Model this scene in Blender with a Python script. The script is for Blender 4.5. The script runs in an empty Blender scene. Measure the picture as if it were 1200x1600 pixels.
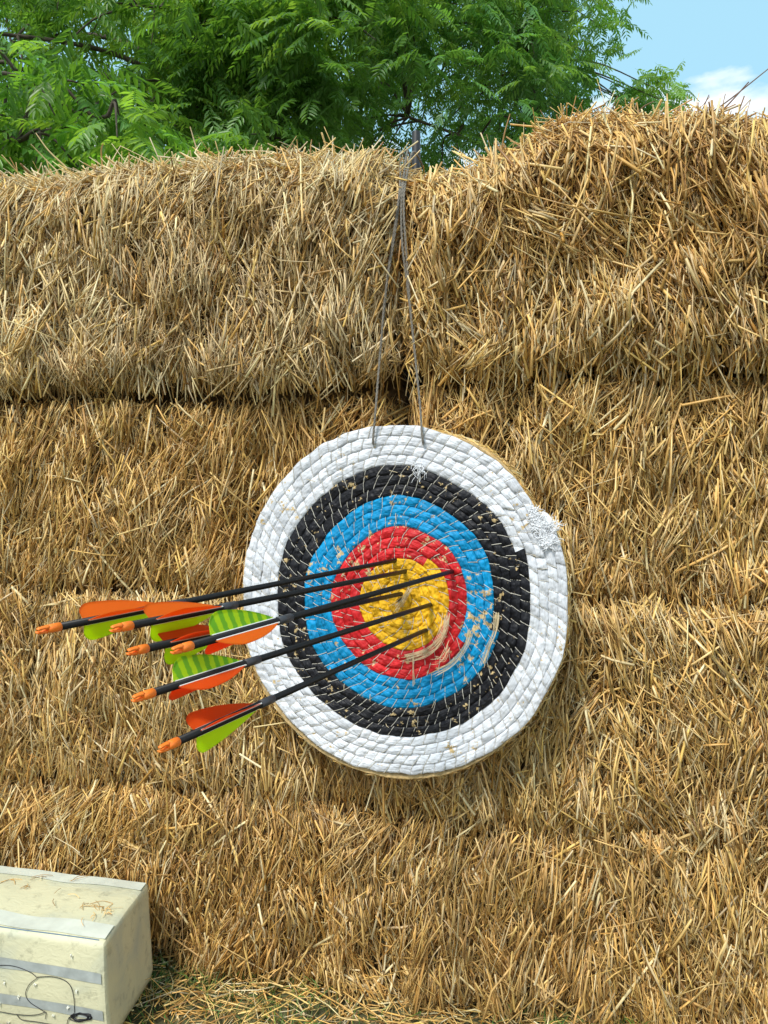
import bpy, math
import numpy as np
from mathutils import Vector, Matrix

sc = bpy.context.scene
COL = sc.collection
rad = math.radians

# ------------------------------------------------------------------ camera
CAM_H = 0.95
F = 1209.0                       # focal length in photo pixels (1200 x 1600)
PITCH = rad(-2.37)
cam = bpy.data.cameras.new('camera'); co = bpy.data.objects.new('camera', cam); COL.objects.link(co)
co.location = (0, 0, CAM_H); co.rotation_euler = (rad(90) + PITCH, 0, 0)
cam.sensor_fit = 'VERTICAL'; cam.sensor_height = 36; cam.lens = 36 * F / 1600
cam.clip_start = 0.02; cam.clip_end = 3000
sc.camera = co
sc.render.resolution_x = 768; sc.render.resolution_y = 1024

# ------------------------------------------------------------------ sky
SUN_EL, SUN_AZ = rad(54), rad(212)     # high, behind the camera and a little to its left
w = bpy.data.worlds.new('World'); sc.world = w; w.use_nodes = True
nt = w.node_tree; N = nt.nodes; Lk = nt.links
bg = N['Background']
sky = N.new('ShaderNodeTexSky'); sky.sky_type = 'NISHITA'; sky.sun_disc = False
sky.sun_elevation = SUN_EL; sky.sun_rotation = SUN_AZ; sky.air_density = 1.0; sky.dust_density = 1.5; sky.ozone_density = 1.0
tc = N.new('ShaderNodeTexCoord')
mp = N.new('ShaderNodeMapping'); mp.inputs['Scale'].default_value = (1.0, 1.0, 2.6); mp.inputs['Location'].default_value = (0.35, 0.1, 0.0)
cn = N.new('ShaderNodeTexNoise'); cn.inputs['Scale'].default_value = 3.2; cn.inputs['Detail'].default_value = 7; cn.inputs['Roughness'].default_value = 0.55
Lk.new(tc.outputs['Generated'], mp.inputs['Vector']); Lk.new(mp.outputs[0], cn.inputs['Vector'])
sp = N.new('ShaderNodeSeparateXYZ'); Lk.new(tc.outputs['Generated'], sp.inputs[0])
mr = N.new('ShaderNodeMapRange'); mr.inputs[1].default_value = 0.34; mr.inputs[2].default_value = 0.44; mr.inputs[3].default_value = 0.26; mr.inputs[4].default_value = -0.10
Lk.new(sp.outputs['Z'], mr.inputs[0])
ad = N.new('ShaderNodeMath'); ad.operation = 'ADD'; Lk.new(cn.outputs['Fac'], ad.inputs[0]); Lk.new(mr.outputs[0], ad.inputs[1])
rp = N.new('ShaderNodeMapRange'); rp.inputs[1].default_value = 0.545; rp.inputs[2].default_value = 0.64; Lk.new(ad.outputs[0], rp.inputs[0])
mx = N.new('ShaderNodeMix'); mx.data_type = 'RGBA'
mx.inputs[7].default_value = (7.6, 7.9, 8.3, 1)
vl = N.new('ShaderNodeMix'); vl.data_type = 'RGBA'; vl.inputs[0].default_value = .75; vl.inputs[7].default_value = (3.3, 6.0, 7.3, 1)   # thin bright veil
Lk.new(sky.outputs[0], vl.inputs[6])
Lk.new(rp.outputs[0], mx.inputs[0]); Lk.new(vl.outputs[2], mx.inputs[6]); Lk.new(mx.outputs[2], bg.inputs['Color'])
bg.inputs['Strength'].default_value = 0.13

# ------------------------------------------------------------------ sun (veiled by thin cloud: soft shadows)
sl = bpy.data.lights.new('sun', 'SUN'); sl.energy = 3.0; sl.angle = rad(13); sl.color = (1, 0.95, 0.87)
so = bpy.data.objects.new('sun', sl); COL.objects.link(so)
so.location = (-2, -4, 8)
sd = Vector((math.sin(SUN_AZ) * math.cos(SUN_EL), math.cos(SUN_AZ) * math.cos(SUN_EL), math.sin(SUN_EL)))
so.rotation_euler = (-sd).to_track_quat('-Z', 'Y').to_euler()

sc.view_settings.view_transform = 'Standard'; sc.view_settings.look = 'None'
sc.view_settings.exposure = 0.28; sc.view_settings.gamma = 1

# ------------------------------------------------------------------ helpers
rng = np.random.default_rng(7)

def vnoise(p, seed=0):
    """smooth value noise, p (n,3) -> (n,) in -1..1"""
    p = np.asarray(p, float); i = np.floor(p).astype(np.int64); f = p - i; f = f * f * (3 - 2 * f)
    def h(ix, iy, iz):
        n = (ix * 374761393 + iy * 668265263 + iz * 2147483647 + seed * 1274126177) & 0xffffffff
        n = ((n ^ (n >> 13)) * 1274126177) & 0xffffffff
        n = ((n ^ (n >> 16)) * 2246822519) & 0xffffffff
        return ((n ^ (n >> 15)) & 0xffffff) / 8388607.5 - 1
    r = 0
    for dx in (0, 1):
        for dy in (0, 1):
            for dz in (0, 1):
                wgt = (f[:, 0] if dx else 1 - f[:, 0]) * (f[:, 1] if dy else 1 - f[:, 1]) * (f[:, 2] if dz else 1 - f[:, 2])
                r = r + wgt * h(i[:, 0] + dx, i[:, 1] + dy, i[:, 2] + dz)
    return r

def noise2(a, b, scale, seed=0):
    a, b = np.broadcast_arrays(np.asarray(a, float), np.asarray(b, float))
    return vnoise(np.stack([a.ravel() * scale, b.ravel() * scale, np.full(a.size, seed * 3.7 + .5)], 1), seed).reshape(a.shape)

def hash01(i, seed=0):
    n = (np.asarray(i).astype(np.int64) * 2654435761 + seed * 97531) & 0xffffffff
    n = ((n ^ (n >> 15)) * 2246822519) & 0xffffffff
    n = ((n ^ (n >> 13)) * 3266489917) & 0xffffffff
    return ((n ^ (n >> 16)) & 0xffffff) / 16777215.0

def unit(v):
    return v / np.maximum(np.linalg.norm(v, axis=-1, keepdims=True), 1e-9)

class Geo:
    """collects vertices, faces, point tints and a per-face material; becomes one mesh"""
    def __init__(self):
        self.v = []; self.f = []; self.c = []; self.m = []; self.s = []; self.uv = []; self.n = 0
    def add(self, v, faces, tint=None, mat=0, smooth=True, uv=None):
        v = np.asarray(v, float).reshape(-1, 3); faces = np.asarray(faces, np.int64)
        self.v.append(v)
        if tint is None: tint = (1, 1, 1)
        self.c.append(np.broadcast_to(np.asarray(tint, float), (len(v), 3)))
        self.uv.append(np.zeros((len(v), 2)) if uv is None else np.asarray(uv, float))
        self.f.append(faces + self.n); self.m.append(np.full(len(faces), mat)); self.s.append(np.full(len(faces), smooth))
        self.n += len(v)
        return self
    def mesh(self, name, mats, origin=(0, 0, 0)):
        me = bpy.data.meshes.new(name)
        V = np.concatenate(self.v) - np.asarray(origin, float)
        me.vertices.add(len(V)); me.vertices.foreach_set('co', V.ravel().astype(np.float32))
        loops = np.concatenate([f.ravel() for f in self.f]); cnt = np.concatenate([np.full(len(f), f.shape[1]) for f in self.f])
        me.loops.add(len(loops)); me.loops.foreach_set('vertex_index', loops.astype(np.int32))
        me.polygons.add(len(cnt))
        st = np.concatenate([[0], np.cumsum(cnt)[:-1]])
        me.polygons.foreach_set('loop_start', st.astype(np.int32))
        me.polygons.foreach_set('material_index', np.concatenate(self.m).astype(np.int32))
        me.polygons.foreach_set('use_smooth', np.concatenate(self.s).astype(bool))
        C = np.concatenate(self.c); a = me.attributes.new('tint', 'FLOAT_COLOR', 'POINT')
        a.data.foreach_set('color', np.concatenate([C, np.ones((len(C), 1))], 1).ravel().astype(np.float32))
        U = np.concatenate(self.uv)
        if np.any(U):
            ul = me.uv_layers.new(name='map'); ul.data.foreach_set('uv', U[loops].ravel().astype(np.float32))
        me.update(calc_edges=True); me.validate()
        for m in mats: me.materials.append(m)
        return me

def obj(name, geo, mats, parent=None, origin=(0, 0, 0)):
    if not isinstance(mats, (list, tuple)): mats = [mats]
    o = bpy.data.objects.new(name, geo.mesh(name, mats, origin)); COL.objects.link(o)
    if parent: o.parent = parent
    else: o.location = origin
    return o

def tag(o, label=None, cat=None, group=None, kind=None):
    if label: o['label'] = label
    if cat: o['category'] = cat
    if group: o['group'] = group
    if kind: o['kind'] = kind
    return o

def empty(name, loc, mat=None):
    o = bpy.data.objects.new(name, None); COL.objects.link(o); o.empty_display_size = .05
    if mat is not None: o.matrix_world = mat
    else: o.location = loc
    return o

def strands(geo, P, D, L, W, tint, bend=0.06, flat=None, rings=3, sides=4, mat=0, caps=True, taper=0.85):
    """many short stalks at once: P centres, D directions, L lengths, W widths"""
    n = len(P)
    if n == 0: return
    D = unit(D); R = unit(rng.normal(size=(n, 3)))
    A = unit(np.cross(D, R)); B = np.cross(D, A)
    if flat is None: flat = rng.uniform(.45, 1, n)
    bend = bend * np.where(rng.random(n) < .12, 3.2, 1.0)
    bv = (A * rng.normal(size=(n, 1)) + B * rng.normal(size=(n, 1))) * (bend * L)[:, None]
    kink = rng.uniform(-.35, .35, n)
    t = np.linspace(-.5, .5, rings)
    V = np.empty((n, rings, sides, 3))
    for r in range(rings):
        tt = np.full(n, t[r]) + (kink * .5 if 0 < r < rings - 1 else 0)
        c = P + D * (tt * L)[:, None] + bv * (1 - (2 * tt) ** 2)[:, None]
        wr = W * .5 * (1 if r < rings - 1 else taper)
        for s in range(sides):
            a = 2 * math.pi * (s + .5) / sides
            V[:, r, s] = c + A * (math.cos(a) * wr)[:, None] + B * (math.sin(a) * wr * flat)[:, None]
    base = (np.arange(n) * rings * sides)[:, None, None]
    q = []
    for r in range(rings - 1):
        for s in range(sides):
            s2 = (s + 1) % sides
            q.append([r * sides + s, r * sides + s2, (r + 1) * sides + s2, (r + 1) * sides + s])
    if caps and sides == 4:
        q.append([3, 2, 1, 0]); k = (rings - 1) * sides; q.append([k, k + 1, k + 2, k + 3])
    faces = (base + np.array(q)[None]).reshape(-1, 4)
    tc_ = np.repeat(np.asarray(tint, float).reshape(n, 1, 3), rings * sides, 1).reshape(-1, 3)
    uv = np.zeros((n, rings, sides, 2)); uv[..., 0] = (t[None, :, None] + .5) * L[:, None, None] * 20 + rng.uniform(0, 50, n)[:, None, None]; uv[..., 1] = rng.uniform(0, 50, n)[:, None, None]
    geo.add(V.reshape(-1, 3), faces, tc_, mat, uv=uv.reshape(-1, 2))

def tube(geo, pts, r, tint=None, sides=8, mat=0, caps=True):
    pts = np.asarray(pts, float); m = len(pts); r = np.broadcast_to(np.asarray(r, float), (m,))
    T = unit(np.gradient(pts, axis=0)); up = np.array([0, 0, 1.]) if abs(T[0, 2]) < .9 else np.array([1., 0, 0])
    V = []; A = unit(np.cross(T[0], up))
    for i in range(m):
        A = unit(A - T[i] * np.dot(A, T[i])); B = np.cross(T[i], A)
        for s in range(sides):
            a = 2 * math.pi * s / sides
            V.append(pts[i] + (A * math.cos(a) + B * math.sin(a)) * r[i])
    f = [[i * sides + s, i * sides + (s + 1) % sides, (i + 1) * sides + (s + 1) % sides, (i + 1) * sides + s] for i in range(m - 1) for s in range(sides)]
    geo.add(V, f, tint, mat)
    if caps:
        for e, k in ((0, -1), (m - 1, 1)):
            ring = [geo.v[-1][e * sides + s] for s in range(sides)] if k else None
        a0 = np.array(V[:sides]); a1 = np.array(V[-sides:])
        geo.add(a0, [list(range(sides))[::-1]], tint, mat, smooth=False)
        geo.add(a1, [list(range(sides))], tint, mat, smooth=False)

def smooth_path(pts, n=12):
    """Catmull-Rom through the points"""
    p = np.asarray(pts, float); p = np.vstack([2 * p[0] - p[1], p, 2 * p[-1] - p[-2]]); out = []
    for i in range(1, len(p) - 2):
        for t in np.linspace(0, 1, n, endpoint=False):
            out.append(.5 * ((2 * p[i]) + (p[i + 1] - p[i - 1]) * t + (2 * p[i - 1] - 5 * p[i] + 4 * p[i + 1] - p[i + 2]) * t ** 2 + (-p[i - 1] + 3 * p[i] - 3 * p[i + 1] + p[i + 2]) * t ** 3))
    out.append(p[-2]); return np.array(out)

# ------------------------------------------------------------------ materials
def new_mat(name):
    m = bpy.data.materials.new(name); m.use_nodes = True
    b = m.node_tree.nodes['Principled BSDF']; return m, m.node_tree.nodes, m.node_tree.links, b

def mat_simple(name, color, rough=.5, metal=0, noise=0, nscale=40, bump=0, coat=0, coords='Object'):
    m, N, L, b = new_mat(name)
    b.inputs['Base Color'].default_value = (*color, 1); b.inputs['Roughness'].default_value = rough; b.inputs['Metallic'].default_value = metal
    b.inputs['Coat Weight'].default_value = coat
    tc = N.new('ShaderNodeTexCoord'); n = N.new('ShaderNodeTexNoise'); n.inputs['Scale'].default_value = nscale; n.inputs['Detail'].default_value = 5
    L.new(tc.outputs[coords], n.inputs['Vector'])
    if noise:
        r = N.new('ShaderNodeMapRange'); r.inputs[1].default_value = .3; r.inputs[2].default_value = .7; r.inputs[3].default_value = 1 - noise; r.inputs[4].default_value = 1 + noise
        L.new(n.outputs['Fac'], r.inputs[0])
        v = N.new('ShaderNodeVectorMath'); v.operation = 'SCALE'; v.inputs[0].default_value = color; L.new(r.outputs[0], v.inputs['Scale']); L.new(v.outputs[0], b.inputs['Base Color'])
    if bump:
        bp = N.new('ShaderNodeBump'); bp.inputs['Strength'].default_value = 1; bp.inputs['Distance'].default_value = bump
        L.new(n.outputs['Fac'], bp.inputs['Height']); L.new(bp.outputs[0], b.inputs['Normal'])
    return m

def mat_straw():
    m, N, L, b = new_mat('straw')
    at = N.new('ShaderNodeAttribute'); at.attribute_name = 'tint'
    uv = N.new('ShaderNodeUVMap'); uv.uv_map = 'map'
    mp = N.new('ShaderNodeMapping'); mp.inputs['Scale'].default_value = (1.0, 1.0, 1)
    n = N.new('ShaderNodeTexNoise'); n.inputs['Scale'].default_value = 2.2; n.inputs['Detail'].default_value = 3
    L.new(uv.outputs[0], mp.inputs[0]); L.new(mp.outputs[0], n.inputs['Vector'])
    r = N.new('ShaderNodeMapRange'); r.inputs[1].default_value = .3; r.inputs[2].default_value = .7; r.inputs[3].default_value = .72; r.inputs[4].default_value = 1.2
    L.new(n.outputs['Fac'], r.inputs[0])
    v = N.new('ShaderNodeVectorMath'); v.operation = 'SCALE'; L.new(at.outputs['Color'], v.inputs[0]); L.new(r.outputs[0], v.inputs['Scale'])
    L.new(v.outputs[0], b.inputs['Base Color']); b.inputs['Roughness'].default_value = .42; b.inputs['Specular IOR Level'].default_value = .5
    return m
M_STRAW = mat_straw()
M_CORE = mat_simple('straw_core', (.11, .065, .025), .9, noise=.5, nscale=120, bump=.004)  # darker than the straw itself: crevice shade put into the core's colour

# straw palette (linear albedo)
PAL = np.array([[.72, .53, .25], [.68, .43, .16], [.42, .235, .065], [.60, .51, .36], [.84, .74, .50], [.24, .13, .045], [.70, .50, .19]])
def pick(n, wts):
    wts = np.asarray(wts, float); k = rng.choice(len(PAL), n, p=wts / wts.sum())
    c = PAL[k] * rng.uniform(.60, 1.26, (n, 1)); c[:, 2] *= rng.uniform(.9, 1.1, n)
    c = c * np.array([1.22, 1.155, .96])
    m_ = c.max(1, keepdims=True)
    return c * np.minimum(1, .90 / m_)

# ------------------------------------------------------------------ wall frame: s along the bales, z up, d out towards the archer
YAW = rad(12)
TX = np.array([math.cos(YAW), -math.sin(YAW), 0]); NX = np.array([-math.sin(YAW), -math.cos(YAW), 0]); UZ = np.array([0, 0, 1.])
O = np.array([0, 1.385, 0])
def W(s, z, d):
    s, z, d = np.broadcast_arrays(np.asarray(s, float), np.asarray(z, float), np.asarray(d, float))
    return O + s[..., None] * TX + z[..., None] * UZ + d[..., None] * NX
def WD(s, z, d):
    return s[..., None] * TX + z[..., None] * UZ + d[..., None] * NX
def ray(px, py):
    v = np.array([(px - 600) / F, 1.0, -(py - 800) / F]); c, s_ = math.cos(PITCH), math.sin(PITCH)
    return np.array([v[0], v[1] * c - v[2] * s_, v[1] * s_ + v[2] * c])
CAMP = np.array([0, 0, CAM_H])
def on_plane(px, py, p0, n):
    r = ray(px, py); return CAMP + r * (np.dot(p0 - CAMP, n) / np.dot(r, n))
def wall_pt(px, py, d=0.0):
    return on_plane(px, py, O + NX * d, NX)
def wall_sz(px, py, d=0.0):
    p = wall_pt(px, py, d) - O; return float(p @ TX), float(p[2])

# ------------------------------------------------------------------ ground
M_GROUND = mat_simple('ground', (.10, .095, .04), .95, noise=.5, nscale=6, bump=.01)
g = Geo(); R_ = 900
g.add([[-R_, -R_, 0], [R_, -R_, 0], [R_, R_, 0], [-R_, R_, 0]], [[0, 1, 2, 3]], smooth=False)
tag(obj('ground', g, M_GROUND), kind='structure')

# ------------------------------------------------------------------ straw bales
def make_bale(s0, s1, z0, z1, seed, wts, label, ztop=None, density=42000, top=False, dep=.45, push=0.0, angle0=0., spread=17, wts_low=None, seam=.022, endr=.014, ws=.84, extra=()):
    zt = ztop if ztop is not None else (lambda s: z1 + .012 * noise2(s, 0 * s, 3.3, seed + 61) + .005 * noise2(s, 0 * s, 12, seed + 62))
    A_top = .085 if top else seam
    def surf(s, z):
        ztl = zt(s); k = (z - z0) / (ztl - z0) * (z1 - z0) + z0
        er = .034 + .014 * noise2(s, z * 0, 4, seed + 5)
        d = push + .016 * noise2(s, z, 4.5, seed) + .013 * noise2(s, z, 13, seed + 1) + .008 * noise2(s, z, 34, seed + 2)
        d = d + .006 * np.sin(np.clip((k - z0) / (z1 - z0), 0, 1) * math.pi)
        nb = .5 + .9 * noise2(s, z * 0, 5, seed + 15)
        if z0 > .05: d = d - seam * np.clip(nb, .08, 1) * np.clip(1 - (k - z0) / er, 0, 1) ** 2
        d = d - A_top * (1 if top else np.clip(.45 + .9 * noise2(s, z * 0, 4, seed + 16), .1, 1)) * np.clip(1 - (z1 - k) / (.09 if top else er), 0, 1) ** 2
        for e in (s - s0, s1 - s):
            d = d - (.04 if top else endr) * np.clip(1 - e / .05, 0, 1) ** 2
        return d
    g = Geo()
    # solid core (one closed body a few centimetres under the surface straws)
    ns, nz = 60, 26
    S, Z = np.meshgrid(np.linspace(s0 + .012, s1 - .012, ns), np.linspace(0, 1, nz), indexing='ij')
    zb = z0 - .045 if z0 > .05 else z0 + .002
    ZZ = zb + Z * (zt(S) - zb - (.045 if top else .006))
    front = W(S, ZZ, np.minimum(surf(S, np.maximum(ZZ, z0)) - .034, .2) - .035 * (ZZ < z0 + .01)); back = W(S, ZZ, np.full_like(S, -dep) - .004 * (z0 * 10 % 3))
    V = np.concatenate([front.reshape(-1, 3), back.reshape(-1, 3)]); n1 = ns * nz
    f = []
    for i in range(ns - 1):
        for j in range(nz - 1):
            a = i * nz + j; f.append([a, a + nz, a + nz + 1, a + 1]); f.append([n1 + a, n1 + a + 1, n1 + a + nz + 1, n1 + a + nz])
        for j in (0, nz - 1):
            a = i * nz + j; f.append([a, a + nz, n1 + a + nz, n1 + a])
    for j in range(nz - 1):
        for i in (0, ns - 1):
            a = i * nz + j; f.append([a, a + 1, n1 + a + 1, n1 + a])
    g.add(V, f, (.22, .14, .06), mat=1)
    area = (s1 - s0) * (z1 - z0)
    # clumps: wads of stalks lying the same way
    nc = int(area * 1500); per = 26
    cs = rng.uniform(s0, s1, nc); cz = rng.uniform(z0 - .005, z1, nc); cz = z0 + (cz - z0) / (z1 - z0) * (zt(cs) - z0)
    ca = np.radians(angle0 + 16 * noise2(cs, cz, 3.3, seed + 7) + rng.normal(0, spread * 1.0, nc))
    cd = rng.normal(-.003, .0155, nc)
    ct = pick(nc, wts)
    k = rng.integers(0, nc, int(nc * per * density / 42000))
    n = len(k)
    s = cs[k] + rng.normal(0, .017, n); z = cz[k] + rng.normal(0, .03, n)
    a = ca[k] + np.radians(rng.normal(0, 10, n)); cross = rng.random(n) < .13; a[cross] = rng.uniform(-1.5, 1.5, cross.sum())
    L = np.clip(rng.lognormal(math.log(.050), .52, n), .012, .17); w_ = ws * np.clip(rng.lognormal(math.log(.0025), .50, n), .0010, .0060)
    dd = cd[k] - rng.exponential(.013, n) + .006
    tilt = np.radians(rng.normal(9, 10, n))
    c1 = pick(n, wts)
    if wts_low is not None:
        lowm = rng.random(n) < np.clip((z1 - z) / (z1 - z0) * 1.5 - .35 + .35 * noise2(s, z, 5, seed + 11), 0, 1)
        c2 = pick(n, wts_low); c1[lowm] = c2[lowm]
    tint = c1 * .72 + ct[k] * .28
    damp = np.clip(.5 + 1.1 * noise2(s, z, 3.1, seed + 51) + .5 * noise2(s, z, 11, seed + 52), 0, 1)[:, None]
    tint = tint * (1 - .20 * damp * np.array([.75, 1.0, 1.25]))
    _emit(g, s, z, a, L, w_, dd, tilt, tint, surf, s0, s1, z0, zt, top, seed)
    # single long stalks on the surface
    n = int(area * 850)
    s = rng.uniform(s0, s1, n); z = rng.uniform(z0, z1, n)
    _emit(g, s, z, np.radians(rng.normal(angle0, 30, n)), rng.uniform(.07, .17, n), rng.uniform(.0028, .0060, n), rng.uniform(.002, .012, n),
          np.radians(rng.normal(4, 7, n)), pick(n, [4, 3, .6, 1, 3, .2, 3]), surf, s0, s1, z0, zt, top, seed, bend=.018)
    # short chopped bits and thin wisps
    n = int(area * 8500)
    s = rng.uniform(s0, s1, n); z = rng.uniform(z0, z1, n)
    _emit(g, s, z, rng.uniform(-1.6, 1.6, n) * .8, rng.uniform(.01, .045, n), rng.uniform(.0007, .0022, n), rng.uniform(-.006, .010, n),
          np.radians(rng.normal(8, 25, n)), pick(n, wts), surf, s0, s1, z0, zt, top, seed, bend=.09)
    if z0 > .05:   # stalks hanging over the seam below
        n = int((s1 - s0) * (420 if top else 650))
        s = rng.uniform(s0 + .01, s1 - .01, n); L = rng.uniform(.04, .10, n); m_ = noise2(s, s * 0, 7, seed + 31) > -.25; s, L = s[m_], L[m_]; n = len(s)
        z = z0 + rng.uniform(-.004, .04, n); a = np.radians(rng.normal(angle0, 20, n)); D = WD(np.sin(a), -np.cos(a), np.tan(np.radians(rng.normal(6, 9, n))))
        strands(g, W(s, z, surf(s, np.full(n, z0 + .05)) - rng.uniform(0, .02, n)), D, L, rng.uniform(.0014, .0045, n), pick(n, wts_low or wts), bend=.05)
    if top:      # the top face and the ragged crest
        n = int((s1 - s0) * .42 * 34000)
        s = rng.uniform(s0, s1, n); d = -np.abs(rng.beta(1.0, 1.7, n)) * .42 + .0
        z = zt(s) - .03 * np.clip(1 + d / .06, 0, 1) ** 2 + .012 * noise2(s, d, 9, seed + 3) - rng.exponential(.009, n)
        az = rng.uniform(0, 2 * math.pi, n); el = np.radians(rng.normal(6, 15, n))
        D = WD(np.cos(az) * np.cos(el), np.sin(el), np.sin(az) * np.cos(el))
        strands(g, W(s, z, d), D, np.clip(rng.lognormal(math.log(.06), .45, n), .02, .16), np.clip(rng.lognormal(math.log(.0024), .35, n), .001, .0046), pick(n, wts))
        n = int((s1 - s0) * 620)
        s = rng.uniform(s0, s1, n); d = -rng.uniform(-.01, .16, n)
        L = np.clip(rng.lognormal(math.log(.042), .45, n), .015, .12)
        ln = rng.normal(0, .7, n); D = WD(ln, np.abs(rng.normal(.6, .35, n)), rng.normal(.1, .5, n))
        z = zt(s) - .012 - .03 * np.clip(1 + d / .06, 0, 1) ** 2 + L * .20
        strands(g, W(s, z, d), D, L, rng.uniform(.0012, .0036, n), pick(n, wts), bend=.08)
    for (x0_, y0_, x1_, y1_, r_, c_) in extra:   # single long stalks standing out of the crest
        a_, b_ = wall_pt(x0_, y0_, -.03), wall_pt(x1_, y1_, -.01); m_ = (a_ + b_) / 2 + rng.normal(0, .006, 3)
        tube(g, smooth_path([a_, m_, b_], 6), np.linspace(r_, r_ * .5, 13), sides=6, tint=c_)
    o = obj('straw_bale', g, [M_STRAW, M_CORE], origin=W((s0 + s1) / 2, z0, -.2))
    tag(o, label, 'straw bale', 'straw bales stacked into the backstop wall')
    return surf

def _emit(g, s, z, a, L, w_, dd, tilt, tint, surf, s0, s1, z0, zt, top, seed, bend=.028):
    # keep the stalks on their own bale: its top ends stay under the crest, hanging ends may pass the lower seam a little
    lim = zt(s) + (.010 if top else .012 * noise2(s, s * 0, 22, seed + 41)) + rng.normal(0, .009, len(s))
    z = np.minimum(z, lim - .004); hz = np.abs(np.cos(a)) * L * .5
    over = z + hz - lim; z = z - np.clip(over, 0, None)
    z = np.maximum(z, z0 + .012 if z0 > .05 else hz * .6)
    s = np.clip(s, s0 + .008, s1 - .008)
    sx = np.abs(np.sin(a)) * L * .5; sc_ = np.clip((np.minimum(s - s0, s1 - s) + .03) / np.maximum(sx, 1e-4), .25, 1); L = L * sc_
    d0 = surf(s, z)
    # follow the local slope of the face
    dz = (surf(s, z + .012) - surf(s, z - .012)) / .024; ds = (surf(s + .012, z) - surf(s - .012, z)) / .024
    ax, az = np.sin(a), np.cos(a)
    sl_ = np.clip(dz, -1, 1) * az * .9 + np.clip(ds, -1, 1) * ax * .9
    D = WD(ax, az, sl_ - np.tan(tilt) * np.sign(az + 1e-6))
    strands(g, W(s, z, d0 + dd), D, L, w_, tint, bend=bend)

GOLD = [3, 4, 2.2, 1, 1.2, 1.0, 3]
PALE = [4, .9, .9, 5, 3.4, .9, 1.2]
GREY = [1.6, .3, .7, 8, 3.4, 1, .4]
BROWN = [2, 4, 3.2, .9, .8, 1.8, 3]
def top_left(s):
    return 1.545 + .014 * noise2(s, 0 * s, 5, 3) + .008 * noise2(s, 0 * s, 15, 4) - .060 * np.clip(1 - (.035 - s) / .15, 0, 1) ** 2
def top_right(s):
    k = np.clip((s - .09) / .24, 0, 1); k = k * k * (3 - 2 * k)
    return 1.478 + .072 * k - .012 * k * 0 + .013 * noise2(s, 0 * s, 6, 8) + .008 * noise2(s, 0 * s, 17, 9)
make_bale(-.98, .035, 1.13, 1.545, 11, PALE, 'pale greyish straw bale, topmost on the left, beside the hanging cords', top_left, top=True, wts_low=GREY, push=.030, angle0=4, seam=.05, extra=[(104, 262, 56, 208, .0019, (.6, .45, .2)), (90, 268, 48, 225, .0016, (.55, .4, .2)), (312, 250, 297, 198, .0018, (.66, .5, .28)), (470, 268, 418, 224, .0017, (.6, .46, .24)), (500, 262, 440, 226, .0012, (.5, .36, .18)), (160, 262, 161, 224, .0018, (.45, .27, .08)), (488, 262, 487, 218, .0016, (.5, .3, .12))])
make_bale(.037, 1.02, 1.135, 1.56, 23, BROWN, 'brown golden straw bale with a rounded crest, highest at the top right', top_right, top=True, wts_low=[3, 2, 1.5, 3, 1.5, 1, 2], push=.034, angle0=-5, spread=20, seam=.055, ws=1.0, extra=[(1070, 200, 1205, 104, .0016, (.16, .09, .06)), (1095, 200, 1170, 128, .0018, (.2, .11, .07)), (1060, 205, 1108, 148, .0015, (.18, .1, .06)), (780, 260, 797, 178, .0018, (.42, .24, .09)), (830, 215, 905, 175, .0016, (.5, .32, .12)), (985, 195, 1022, 158, .0013, (.22, .12, .07)), (940, 205, 965, 150, .0013, (.3, .17, .08)), (690, 285, 722, 240, .0015, (.55, .4, .2))])
make_bale(-1.03, .030, .745, 1.105, 37, GOLD, 'golden straw bale at the left, second layer from the top', push=-.016, angle0=3, endr=.06)
make_bale(.034, .98, .75, 1.115, 41, GOLD, 'light straw bale in the second layer from the top, right of the target top', push=-.012, angle0=6, endr=.06)
make_bale(-.93, .06, .365, .740, 53, [3.5, 3, 1.8, 1.8, 1.8, 1, 3], 'straw bale behind the arrow tails, left of the target', seam=.022, push=.004, angle0=-3)
make_bale(.062, 1.05, .36, .748, 61, [3.5, 3, 1.8, 1.5, 1.6, 1, 3], 'shaggy straw bale at the right, second layer from the ground', push=.012, angle0=-4, spread=20)
make_bale(-1.06, -.12, .0, .36, 71, BROWN, 'brownish straw bale in the bottom layer behind the cream foam block', push=.0, angle0=2)
make_bale(-.118, .90, .0, .355, 83, GOLD, 'straw bale in the bottom layer below the round target', push=.003, angle0=-4)

# ------------------------------------------------------------------ grass and loose straw on the ground
M_GRASS = mat_simple('grass_blade', (.07, .14, .025), .6, noise=.4, nscale=30)
g = Geo(); n = 24000
s = rng.uniform(-1.1, .9, n); d = rng.uniform(-.02, 1.0, n) ** 1.3
keep = rng.random(n) < np.clip(.45 + .6 * noise2(s, d, 6, 91), 0, 1); s, d = s[keep], d[keep]; n = len(s)
L = rng.uniform(.015, .05, n); D = WD(rng.normal(0, .8, n), np.ones(n), rng.normal(0, .8, n))
gt = np.stack([rng.uniform(.08, .24, n), rng.uniform(.17, .34, n), rng.uniform(.03, .07, n)], 1)
strands(g, W(s, L * .35, d + .0), D, L, rng.uniform(.001, .0026, n), gt, bend=.18, flat=np.full(n, .25), sides=4, taper=.2)
tag(obj('grass', g, M_STRAW), 'short green grass at the foot of the straw wall', 'grass', kind='stuff')
g = Geo(); n = 4500
s = rng.uniform(-1.1, 1.0, n); d = rng.exponential(.22, n); el = np.radians(rng.normal(4, 10, n)); az = rng.uniform(0, 6.28, n)
strands(g, W(s, .004 + rng.exponential(.007, n) * np.exp(-d * 3), d), WD(np.cos(az) * np.cos(el), np.sin(el), np.sin(az) * np.cos(el)), np.clip(rng.lognormal(math.log(.05), .5, n), .015, .16), rng.uniform(.001, .0036, n), pick(n, GOLD))
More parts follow.
